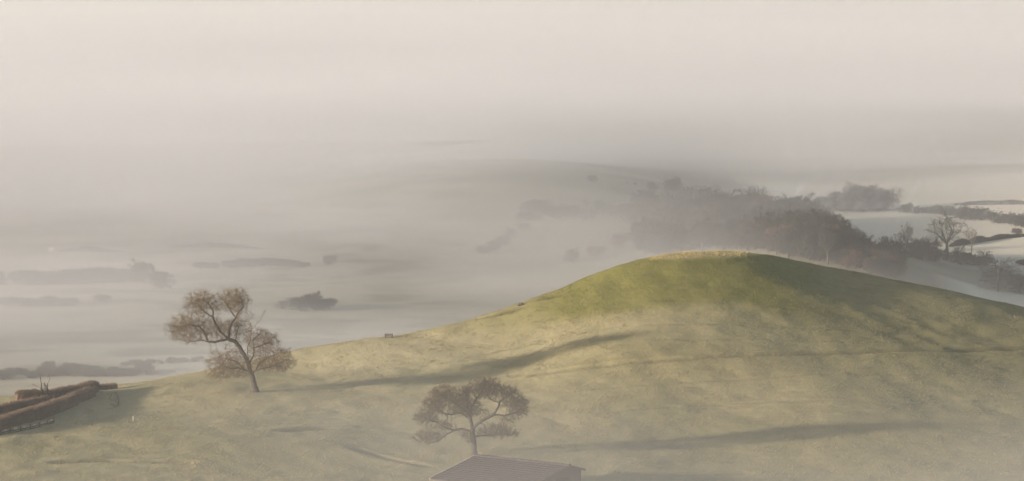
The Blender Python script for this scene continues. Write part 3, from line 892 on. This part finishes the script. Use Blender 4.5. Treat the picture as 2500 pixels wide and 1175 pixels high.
# ------------------------------------------------------------------ barn below the small oak
def bm_box(bm, c, s, rz=0.0, bevel=0.0):
    r = bmesh.ops.create_cube(bm, size=1.0)['verts']
    ca, sa = math.cos(rz), math.sin(rz)
    for v in r:
        x, y, z = v.co.x * s[0], v.co.y * s[1], v.co.z * s[2]
        v.co = (c[0] + x * ca - y * sa, c[1] + x * sa + y * ca, c[2] + z)
    return r

def bm_obj(name, bm, mat, parent=None):
    me = bpy.data.meshes.new(name); bm.to_mesh(me); bm.free()
    return link(name, me, mat, parent)

P1 = at(1160, 1113, 452.0)
hP = CAM_Z - P1.z
dB = ray(1392, 1138); YB = -hP / dB.z
P2 = Vector((dB.x * YB, YB, P1.z))
rd = (P2 - P1); RL = rd.length; rd.normalize()
fr_ = Vector((rd.y, -rd.x, 0))
if fr_.y > 0: fr_ = -fr_            # down-slope direction towards the viewpoint
HALF, DROP = 7.7, 1.95
BACK = 2.6
barn = empty('barn', (P1.x, P1.y, P1.z - 3.6))
tag(barn, 'long low barn with dark red tiled roof in the mist at the bottom', 'barn')
zr = 3.6                              # ridge height above the barn's own origin
def bl(u, v, w):                      # u along the ridge, v down the near slope, w up
    p = rd * u + fr_ * v
    return Vector((p.x, p.y, w))
bm = bmesh.new()
def slab(bm, pts, t):
    top_ = [bm.verts.new(p) for p in pts]; bot = [bm.verts.new(Vector(p) - Vector((0, 0, t))) for p in pts]
    bm.faces.new(top_); bm.faces.new(bot[::-1])
    for i in range(len(pts)):
        j = (i + 1) % len(pts); bm.faces.new((top_[i], bot[i], bot[j], top_[j]))
slab(bm, [bl(0, 0, zr), bl(RL, 0, zr), bl(RL, HALF, zr - DROP), bl(0, HALF, zr - DROP)][::-1], .09)
slab(bm, [bl(0, 0, zr), bl(RL, 0, zr), bl(RL, -BACK, zr - DROP * BACK / HALF), bl(0, -BACK, zr - DROP * BACK / HALF)], .09)
bmesh.ops.recalc_face_normals(bm, faces=bm.faces)
roof = bm_obj('roof', bm, M['tile'], barn)
ang = math.atan2(rd.y, rd.x); pitch = math.atan2(DROP, HALF)
# one tile mesh: a slightly curved pantile
NC, NR = 23, 13
tw_, tl_ = RL / NC, math.hypot(HALF, DROP) / NR
bm = bmesh.new(); seg = 5
rows = []
for e_, (yy, zz) in enumerate(((0.0, 0.02), (-tl_ * 1.12, 0.045))):
    row = []
    for k in range(seg + 1):
        x = (k / seg) * tw_ * 1.02
        row.append((x, yy, zz + .03 * math.sin(k / seg * 2 * math.pi)))
    rows.append(row)
vt = [[bm.verts.new(p) for p in r_] for r_ in rows]; vb = [[bm.verts.new((p[0], p[1], p[2] - .025)) for p in r_] for r_ in rows]
for k in range(seg):
    bm.faces.new((vt[1][k], vt[1][k + 1], vt[0][k + 1], vt[0][k])); bm.faces.new((vb[0][k], vb[0][k + 1], vb[1][k + 1], vb[1][k]))
    bm.faces.new((vb[1][k], vb[1][k + 1], vt[1][k + 1], vt[1][k]))
tile_me = bpy.data.meshes.new('tile'); bm.to_mesh(tile_me); bm.free(); tile_me.materials.append(M['tile'])
from mathutils import Matrix
tr = random.Random(5)
for i in range(NC):
    for j in range(NR):
        t = bpy.data.objects.new('tile', tile_me); C.objects.link(t); t.parent = roof
        f = j / NR
        p = bl(i * tw_, HALF * f, zr - DROP * f + .012 + tr.uniform(0, .012))
        # local axes: x along the ridge, -y down the slope
        ex = rd; ey = -(fr_ * math.cos(pitch) + Vector((0, 0, -math.sin(pitch)))); ez = ex.cross(ey)
        if ez.z < 0: ez = -ez
        m4 = Matrix(((ex.x, ey.x, ez.x, p.x), (ex.y, ey.y, ez.y, p.y), (ex.z, ey.z, ez.z, p.z), (0, 0, 0, 1)))
        t.matrix_local = m4 @ Matrix.Rotation(tr.uniform(-.02, .02), 4, 'Z')
bm = bmesh.new()
bmesh.ops.create_cone(bm, cap_ends=True, segments=10, radius1=.17, radius2=.21, depth=RL / 28 * 1.04)
bmesh.ops.rotate(bm, verts=bm.verts, cent=(0, 0, 0), matrix=Matrix.Rotation(R(90), 3, 'Y'))
ridge_me = bpy.data.meshes.new('ridge_tile'); bm.to_mesh(ridge_me); bm.free(); ridge_me.materials.append(M['tile'])
for i in range(28):
    t = bpy.data.objects.new('ridge_tile', ridge_me); C.objects.link(t); t.parent = roof
    t.location = bl((i + .5) * RL / 28, 0, zr + .03 + tr.uniform(-.012, .012)); t.rotation_euler = (0, tr.uniform(-.03, .03), ang)
for nm, u in (('bargeboard', -0.06), ('bargeboard', RL + 0.06)):
    for sg in (HALF, -BACK):
        bm = bmesh.new(); dz_ = zr - DROP * abs(sg) / HALF + .1
        slab(bm, [bl(u - .04, 0, zr + .1), bl(u + .04, 0, zr + .1), bl(u + .04, sg, dz_), bl(u - .04, sg, dz_)], .24)
        bmesh.ops.recalc_face_normals(bm, faces=bm.faces)
        bm_obj(nm, bm, M['pale_wood'] if u < 0 else M['weathered'], barn)
def wall_quad(name, a, b):
    bm = bmesh.new()
    n_ = (b - a).normalized(); s_ = Vector((-n_.y, n_.x, 0)) * .08
    z0 = -1.0
    def top(p): 
        v = p.dot(fr_); return zr - abs(v) / HALF * DROP - .1
    va, vb_ = a.dot(fr_), b.dot(fr_); mid = a.lerp(b, va / (va - vb_)) if va * vb_ < 0 else (a + b) / 2
    loop = [Vector((a.x, a.y, z0)), Vector((b.x, b.y, z0)), Vector((b.x, b.y, top(b))), Vector((mid.x, mid.y, top(mid))), Vector((a.x, a.y, top(a)))]
    f1 = [bm.verts.new(p + s_) for p in loop]; f2 = [bm.verts.new(p - s_) for p in loop]
    bm.faces.new(f1); bm.faces.new(f2[::-1])
    for i in range(5):
        j = (i + 1) % 5; bm.faces.new((f1[i], f2[i], f2[j], f1[j]))
    bmesh.ops.recalc_face_normals(bm, faces=bm.faces)
    return bm_obj(name, bm, M['weathered'], barn)
ins = .35
wall_quad('wall', bl(ins, HALF - ins, 0), bl(RL - ins, HALF - ins, 0))
wall_quad('wall', bl(ins, -BACK + ins, 0), bl(RL - ins, -BACK + ins, 0))
wall_quad('wall', bl(ins, HALF - ins - .1, 0), bl(ins, -BACK + ins + .1, 0))
gw = wall_quad('wall', bl(RL - ins, HALF - ins - .1, 0), bl(RL - ins, -BACK + ins + .1, 0))
bm = bmesh.new(); c = bl(RL - ins + .1, 1.0, 1.1); bm_box(bm, c, (.06, 2.2, 2.4), ang); bm_obj('door', bm, M['dark_wood'], barn)

# ------------------------------------------------------------------ small things
# low dark fence with pale square boards
fp = [(-25, 1071), (2, 1064), (25, 1059), (50, 1055), (74, 1050), (96, 1045), (116, 1040), (132, 1034)]
fw = [ground_at(*p) for p in fp]
fe = empty('board_fence', fw[0]); tag(fe, 'low dark fence with a row of pale square boards below the front hedge', 'fence')
for a, b in zip(fw[:-1], fw[1:]):
    d = b - a; an = math.atan2(d.y, d.x); L = d.length
    for hz in (.12, .34):
        bm = bmesh.new(); bm_box(bm, (0, 0, 0), (L, .05, .15)); r_ = bm_obj('rail', bm, M['dark_wood'], fe)
        r_.location = (a + b) / 2 - fw[0] + Vector((0, 0, hz)); r_.rotation_euler = (0, -math.asin(d.z / L), an)
for p in fw:
    bm = bmesh.new(); bm_box(bm, (0, 0, .25), (.1, .1, .9)); po_ = bm_obj('post', bm, M['dark_wood'], fe); po_.location = p - fw[0]
for (px, py) in [(14, 1060), (38, 1055), (60, 1051), (85, 1046), (105, 1041), (127, 1034)]:
    g = ground_at(px, py)
    bm = bmesh.new(); bm_box(bm, (0, 0, .34), (.42, .05, .48)); bmesh.ops.bevel(bm, geom=bm.edges[:], offset=.012, segments=1, affect='EDGES')
    o = bm_obj('board', bm, M['pale_wood'], fe); o.location = g - fw[0] + Vector((0, -.09, 0)); o.rotation_euler = (0, 0, random.uniform(-.15, .15))

# pale hut on the far left field
g = ground_at(125, 614)
hut = empty('hut', (g.x, g.y, g.z), .2); tag(hut, 'tiny pale hut alone on the far left field', 'hut')
bm = bmesh.new(); bm_box(bm, (0, 0, .5), (1.45, 1.2, 1.0)); bm_obj('wall', bm, M['limewash'], hut)
bm = bmesh.new(); bm_box(bm, (0, 0, 1.05), (1.65, 1.4, .1))
for v in bm.verts:
    if v.co.y > 0: v.co.z += .12
bm_obj('roof', bm, M['limewash'], hut)
bm = bmesh.new(); bm_box(bm, (.3, -.62, .42), (.4, .04, .8)); bm_obj('door', bm, M['pale_wood'], hut)

# trough on the crest right of the leaning oak
g = ground_at(949, 826)
tr_ = empty('water_trough', (g.x, g.y, mesh_height(g.x, g.y)), -.15); tag(tr_, 'weathered brown box-like trough standing on the grassy crest', 'trough')
bm = bmesh.new()
for c, s in (((0, -.27, .38), (1.1, .06, .42)), ((0, .27, .38), (1.1, .06, .42)), ((-.52, 0, .381), (.06, .48, .422)), ((.52, 0, .381), (.06, .48, .422)), ((0, 0, .2), (1.0, .48, .06))): bm_box(bm, c, s)
bm_obj('basin', bm, M['weathered'], tr_)
for x in (-.45, .45):
    bm = bmesh.new(); bm_box(bm, (x, 0, .05), (.12, .5, .3)); bm_obj('leg', bm, M['dark_wood'], tr_)

# white marker stake
g = ground_at(325, 1026)
st = empty('stake', (g.x, g.y, mesh_height(g.x, g.y))); tag(st, 'short pale marker stake alone on the lower left grass', 'stake')
bm = bmesh.new(); bm_box(bm, (0, 0, .2), (.11, .11, .7))
for v in bm.verts:
    if v.co.z > .3: v.co.x *= .7; v.co.y *= .7
bm_obj('post', bm, M['pale_wood'], st)
bm = bmesh.new(); bm_box(bm, (0, 0, .58), (.13, .13, .06)); bm_obj('cap', bm, M['pale_wood'], st)

# fallen bough by the end of the hedge
g = ground_at(282, 1000)
def onslope(x, y, dz):
    w = ground_at(x / 5.34, 880 + (y + 45) / 5.34); return Vector((w.x, w.y, mesh_height(w.x, w.y) + dz)) - Vector((g.x, g.y, mesh_height(g.x, g.y)))
limbs = [[onslope(1540, 545, .05), onslope(1550, 510, .2), onslope(1525, 460, .3), onslope(1500, 425, .3), onslope(1440, 415, .15), onslope(1400, 420, .08)],
         [onslope(1525, 460, .3), onslope(1480, 455, .5), onslope(1430, 490, .3)], [onslope(1540, 545, .05), onslope(1480, 590, .15), onslope(1390, 600, .08)]]
po, pa_ = grow(limbs, [onslope(1400 + 150 * random.random(), 430 + 160 * random.random(), .2 + .4 * random.random()) for _ in range(25)], .3, 1.2, .3, 6, 8, .08)
tm, cm = tree_meshes('bough', po, pa_, .08, .02, 2, .3, 33, split=.045)
fb = empty('fallen_bough', (g.x, g.y, mesh_height(g.x, g.y))); tag(fb, 'fallen bare bough curling on the grass at the end of the hedge', 'branch')
link('limb', tm, M['bark'], fb); link('twigs', cm, M['twig'], fb)

# boulder on the shoulder of the knoll
g = ground_at(1271, 747)
bm = bmesh.new(); bmesh.ops.create_icosphere(bm, subdivisions=3, radius=.42)
for v in bm.verts:
    k = 1 + .25 * float(vnoise(v.co.x * 3 + 5, v.co.y * 3 + v.co.z * 2, 3)); v.co = Vector((v.co.x * k * 1.15, v.co.y * k * .9, max(-.2, v.co.z * k * .75)))
bo = bm_obj('boulder', bm, M['stone']); bo.location = (g.x, g.y, mesh_height(g.x, g.y) + .12); tag(bo, 'small dark boulder on the left skyline of the knoll', 'boulder')

# two dark animals grazing on the ridge
def animal(px, py, rz, label):
    g = ground_at(px, py)
    me = bpy.data.meshes.new('body')
    v = [(0, 0, .62), (.32, 0, .66), (-.34, 0, .64), (.5, 0, .62), (.66, 0, .36), (.74, 0, .2), (-.46, 0, .5),
         (.3, .13, .34), (.3, .14, .02), (.3, -.13, .34), (.32, -.14, .02), (-.3, .13, .36), (-.33, .14, .2), (-.3, .14, .02), (-.3, -.13, .36), (-.33, -.14, .2), (-.28, -.14, .02)]
    e = [(0, 1), (0, 2), (1, 3), (3, 4), (4, 5), (2, 6), (1, 7), (7, 8), (1, 9), (9, 10), (2, 11), (11, 12), (12, 13), (2, 14), (14, 15), (15, 16)]
    me.from_pydata(v, e, []); me.update()
    o = link('grazing_animal', me, M['fleece']); o.location = (g.x, g.y, g.z); o.rotation_euler = (0, 0, rz)
    sk = o.modifiers.new('skin', 'SKIN'); sb = o.modifiers.new('sub', 'SUBSURF'); sb.levels = 1; sb.render_levels = 1
    rr = [.27, .25, .26, .14, .09, .06, .06, .08, .04, .08, .04, .1, .05, .04, .1, .05, .04]
    for i, s in enumerate(me.skin_vertices[0].data): s.radius = (rr[i], rr[i]); s.use_root = (i == 0)
    tag(o, label, 'animal', 'animals grazing on the ridge'); return o
animal(1530, 452, .2, 'left of two tiny dark animals grazing on the skyline of the ridge')
animal(1552, 453, 2.9, 'right of two tiny dark animals grazing on the skyline of the ridge')

# ------------------------------------------------------------------ grass standing on the knoll
def grass_material():
    m, nt, b = new_mat('dry_grass'); n = nt.nodes; l = nt.links
    def attr(nm):
        a = n.new('ShaderNodeAttribute'); a.attribute_name = nm; return a.outputs['Fac']
    def mix(f, a, c):
        x = n.new('ShaderNodeMix'); x.data_type = 'RGBA'
        for s, v in (('A', a), ('B', c)):
            if isinstance(v, tuple): x.inputs[s].default_value = v + (1,)
            else: l.new(v, x.inputs[s])
        l.new(f, x.inputs['Factor']); return x.outputs['Result']
    c = mix(attr('tint'), (0.27, 0.23, 0.105), (0.47, 0.395, 0.215))
    c = mix(attr('green'), c, mix(attr('tint'), (0.16, 0.155, 0.028), (0.26, 0.235, 0.05)))
    c = mix(attr('pale'), c, mix(attr('tint'), (0.42, 0.35, 0.18), (0.58, 0.49, 0.27)))
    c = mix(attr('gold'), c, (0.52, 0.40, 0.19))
    ge = n.new('ShaderNodeNewGeometry'); vm = n.new('ShaderNodeMix'); vm.data_type = 'VECTOR'
    fm = n.new('ShaderNodeMath'); fm.operation = 'MULTIPLY_ADD'; l.new(attr('gold'), fm.inputs[0]); fm.inputs[1].default_value = -.5; fm.inputs[2].default_value = .55; l.new(fm.outputs[0], vm.inputs['Factor']); l.new(ge.outputs['Normal'], vm.inputs['A']); vm.inputs['B'].default_value = (0, 0, 1)
    nr = n.new('ShaderNodeVectorMath'); nr.operation = 'NORMALIZE'; l.new(vm.outputs['Result'], nr.inputs[0]); l.new(nr.outputs[0], b.inputs['Normal'])
    l.new(c, b.inputs['Base Color']); b.inputs['Roughness'].default_value = .85; b.inputs['Specular IOR Level'].default_value = .1
    return m
M['grass'] = grass_material()
def interp_field(Fld, x, y):
    j = np.clip(np.searchsorted(xs, x) - 1, 0, nx - 2); i = np.clip(np.searchsorted(ys, y) - 1, 0, ny - 2)
    u = (x - xs[j]) / (xs[j + 1] - xs[j]); v = (y - ys[i]) / (ys[i + 1] - ys[i])
    return (Fld[i, j] * (1 - u) + Fld[i, j + 1] * u) * (1 - v) + (Fld[i + 1, j] * (1 - u) + Fld[i + 1, j + 1] * u) * v
NG = 280000
gy = rng.uniform(438, 616, NG); gx = gy * (rng.uniform(-70, 2570, NG) - 1250) / F_PX
clump = fbm(gx / 2.2, gy / 3.4, 51, 3)
yc_ = np.interp(gx, CX, CY)
keep = (rng.uniform(-.75, .55, NG) < clump) & (gy < yc_ + 14)
# nothing grows inside the barn or the hedges
keep &= ~((np.abs(gx - (P1.x + P2.x) / 2) < 9) & (np.abs(gy - (P1.y + P2.y) / 2) < 8))
NT = 2000      # taller dry grass on the flat top
ty = rng.uniform(574, 612, NT); tx = rng.uniform(8, 52, NT)
tk = (interp_field(gold, tx, ty) > rng.uniform(.15, .8, NT))
gx = np.concatenate([gx[keep], tx[tk]]); gy = np.concatenate([gy[keep], ty[tk]]); clump = np.concatenate([clump[keep], np.full(tk.sum(), .6)])
tall = np.concatenate([np.zeros(keep.sum()), np.ones(tk.sum())])
n_ = len(gx)
gz = interp_field(ZZ, gx, gy)
hgt = rng.uniform(.04, .12, n_) * (1 + .8 * np.clip(clump, 0, 1)) * (1 + .5 * tall); wid = rng.uniform(.04, .12, n_)
V3 = []; 
az = rng.uniform(0, math.pi, n_); lean = rng.normal(0, .10, (n_, 2))
tris = []
for k in range(2):
    a = az + k * 1.4
    dx, dy = np.cos(a) * wid, np.sin(a) * wid
    p0 = np.stack([gx - dx, gy - dy, gz - .05], 1); p1 = np.stack([gx + dx, gy + dy, gz - .05], 1)
    p2 = np.stack([gx + lean[:, 0] + dx * .3, gy + lean[:, 1] + dy * .3, gz + hgt], 1)
    V3.append(np.stack([p0, p1, p2], 1))
V3 = np.stack(V3, 1).reshape(-1, 3)
gm = mesh_np('grass', V3, np.arange(len(V3)), np.full(len(V3) // 3, 3))
def rep(a): return np.repeat(a, 6).astype(np.float32)
big_ = fbm(gx / 18, gy / 24, 61, 3)
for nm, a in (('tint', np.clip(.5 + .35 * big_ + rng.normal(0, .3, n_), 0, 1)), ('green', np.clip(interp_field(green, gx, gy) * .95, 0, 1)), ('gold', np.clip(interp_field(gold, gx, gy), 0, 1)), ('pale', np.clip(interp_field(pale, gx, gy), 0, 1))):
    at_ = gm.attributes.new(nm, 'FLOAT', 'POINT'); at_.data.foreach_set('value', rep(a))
go = link('grass', gm, M['grass']); tag(go, 'rough dry tufted grass covering the knoll', 'grass', kind='stuff')

# ------------------------------------------------------------------ air: even haze, then banks of ground mist
def box_mesh(name, x0, x1, y0, y1, z0, z1):
    v = [(x0, y0, z0), (x1, y0, z0), (x1, y1, z0), (x0, y1, z0), (x0, y0, z1), (x1, y0, z1), (x1, y1, z1), (x0, y1, z1)]
    f = [(0, 3, 2, 1), (4, 5, 6, 7), (0, 1, 5, 4), (1, 2, 6, 5), (2, 3, 7, 6), (3, 0, 4, 7)]
    me = bpy.data.meshes.new(name); me.from_pydata(v, [], f); me.update()
    return me

def vol_mat(name):
    m = bpy.data.materials.new(name); m.use_nodes = True
    nt = m.node_tree
    nt.nodes.remove(nt.nodes['Principled BSDF'])
    pv = nt.nodes.new('ShaderNodeVolumePrincipled')
    nt.links.new(pv.outputs[0], nt.nodes['Material Output'].inputs['Volume'])
    return m, nt, pv
HAZE = 0.00016
hm, hnt, hpv = vol_mat('haze_air')
hpv.inputs['Color'].default_value = (0.83, 0.822, 0.835, 1)
hpv.inputs['Density'].default_value = HAZE
hpv.inputs['Anisotropy'].default_value = 0.15
haze = link('haze', box_mesh('haze', -8000, 8000, -400, 9600, float(ZZ.min()) - 1.0, 84.0), hm)
tag(haze, 'thin pale winter haze filling the whole valley', 'haze', kind='stuff')

def mist(name, label, zone, dens, layers, noise_scale, lo, hi, edge, col=(0.83, 0.822, 0.835), step=12.0, aniso=0.1, seed=0.0):
    """bank of mist in a closed box: density falls off with height (layers = z full, z gone) and towards the sides, broken up by noise"""
    x0, x1, y0, y1, z0, z1 = zone                     # where the bank lies; the closed box round it is roomier
    box = (min(x0, -340), max(x1, 340), y0, y1, z0, 78.0)
    m, nt, pv = vol_mat(name)
    n = nt.nodes; l = nt.links
    pv.inputs['Color'].default_value = col + (1,)
    pv.inputs['Anisotropy'].default_value = aniso
    g = n.new('ShaderNodeNewGeometry')
    sp = n.new('ShaderNodeSeparateXYZ'); l.new(g.outputs['Position'], sp.inputs[0])
    mp = n.new('ShaderNodeMapping'); mp.inputs['Scale'].default_value = noise_scale
    mp.inputs['Location'].default_value = (seed, seed * 1.7, seed * .3)
    l.new(g.outputs['Position'], mp.inputs['Vector'])
    nz = n.new('ShaderNodeTexNoise'); nz.inputs['Scale'].default_value = 1.0; nz.inputs['Detail'].default_value = 1.0
    l.new(mp.outputs[0], nz.inputs['Vector'])
    def mr(val, a, b, c=0.0, d=1.0, smooth=True):
        r = n.new('ShaderNodeMapRange'); r.interpolation_type = 'SMOOTHSTEP' if smooth else 'LINEAR'
        r.inputs['From Min'].default_value = a; r.inputs['From Max'].default_value = b
        r.inputs['To Min'].default_value = c; r.inputs['To Max'].default_value = d
        l.new(val, r.inputs['Value']); return r.outputs[0]
    def mul(a, b):
        x = n.new('ShaderNodeMath'); x.operation = 'MULTIPLY'
        l.new(a, x.inputs[0])
        if isinstance(b, (int, float)): x.inputs[1].default_value = b
        else: l.new(b, x.inputs[1])
        return x.outputs[0]
    d = mr(nz.outputs['Fac'], lo, hi)
    d = mul(d, mr(sp.outputs['Z'], layers[0], layers[1], 1.0, 0.0))
    ex, ey = edge
    d = mul(d, mr(sp.outputs['X'], x0, x0 + ex)); d = mul(d, mr(sp.outputs['X'], x1 - ex, x1, 1.0, 0.0))
    d = mul(d, mr(sp.outputs['Y'], y0, y0 + ey)); d = mul(d, mr(sp.outputs['Y'], y1 - ey, y1, 1.0, 0.0))
    d = mul(d, dens)
    l.new(d, pv.inputs['Density'])
    o = link(name, box_mesh(name, *box), m)
    avg = ((box[1] - box[0]) + (y1 - y0) + (box[5] - z0)) / 3.0
    m.cycles.volume_step_rate = step / (avg * 0.1)
    m.cycles.volume_sampling = 'DISTANCE'
    tag(o, label, 'mist', kind='stuff')
    return o

mist('mist', 'low mist drifting over the foot of the slope and the near tree', (-100, 240, 270, 512, 12, 52), 0.0070, (24, 43),
     (0.012, 0.014, 0.04), 0.31, 0.70, (130, 60), step=70, seed=3.0)
mist('mist', 'mist lying in the valley directly behind the knoll', (-520, 140, 640, 1500, -4, 46), 0.0062, (2, 36),
     (0.009, 0.007, 0.04), 0.36, 0.66, (150, 60), step=110, seed=11.0)
mist('mist', 'thicker mist rolling over the left flank of the ridge', (-460, 62, 960, 1560, -3, 66), 0.0064, (16, 62),
     (0.006, 0.005, 0.03), 0.27, 0.62, (170, 140), step=110, seed=23.0)
mist('mist', 'thin mist in front of the far clump of trees at right', (50, 330, 1130, 1480, -3, 44), 0.0075, (8, 42),
     (0.008, 0.006, 0.02), 0.1, 0.6, (60, 110), step=110, seed=31.0)
mist('mist', 'deep bank of fog hiding the far valley', (-3600, 3600, 1130, 9400, -4, 78), 0.0040, (14, 78),
     (0.0020, 0.0016, 0.045), 0.30, 0.62, (300, 330), step=150, seed=5.0)
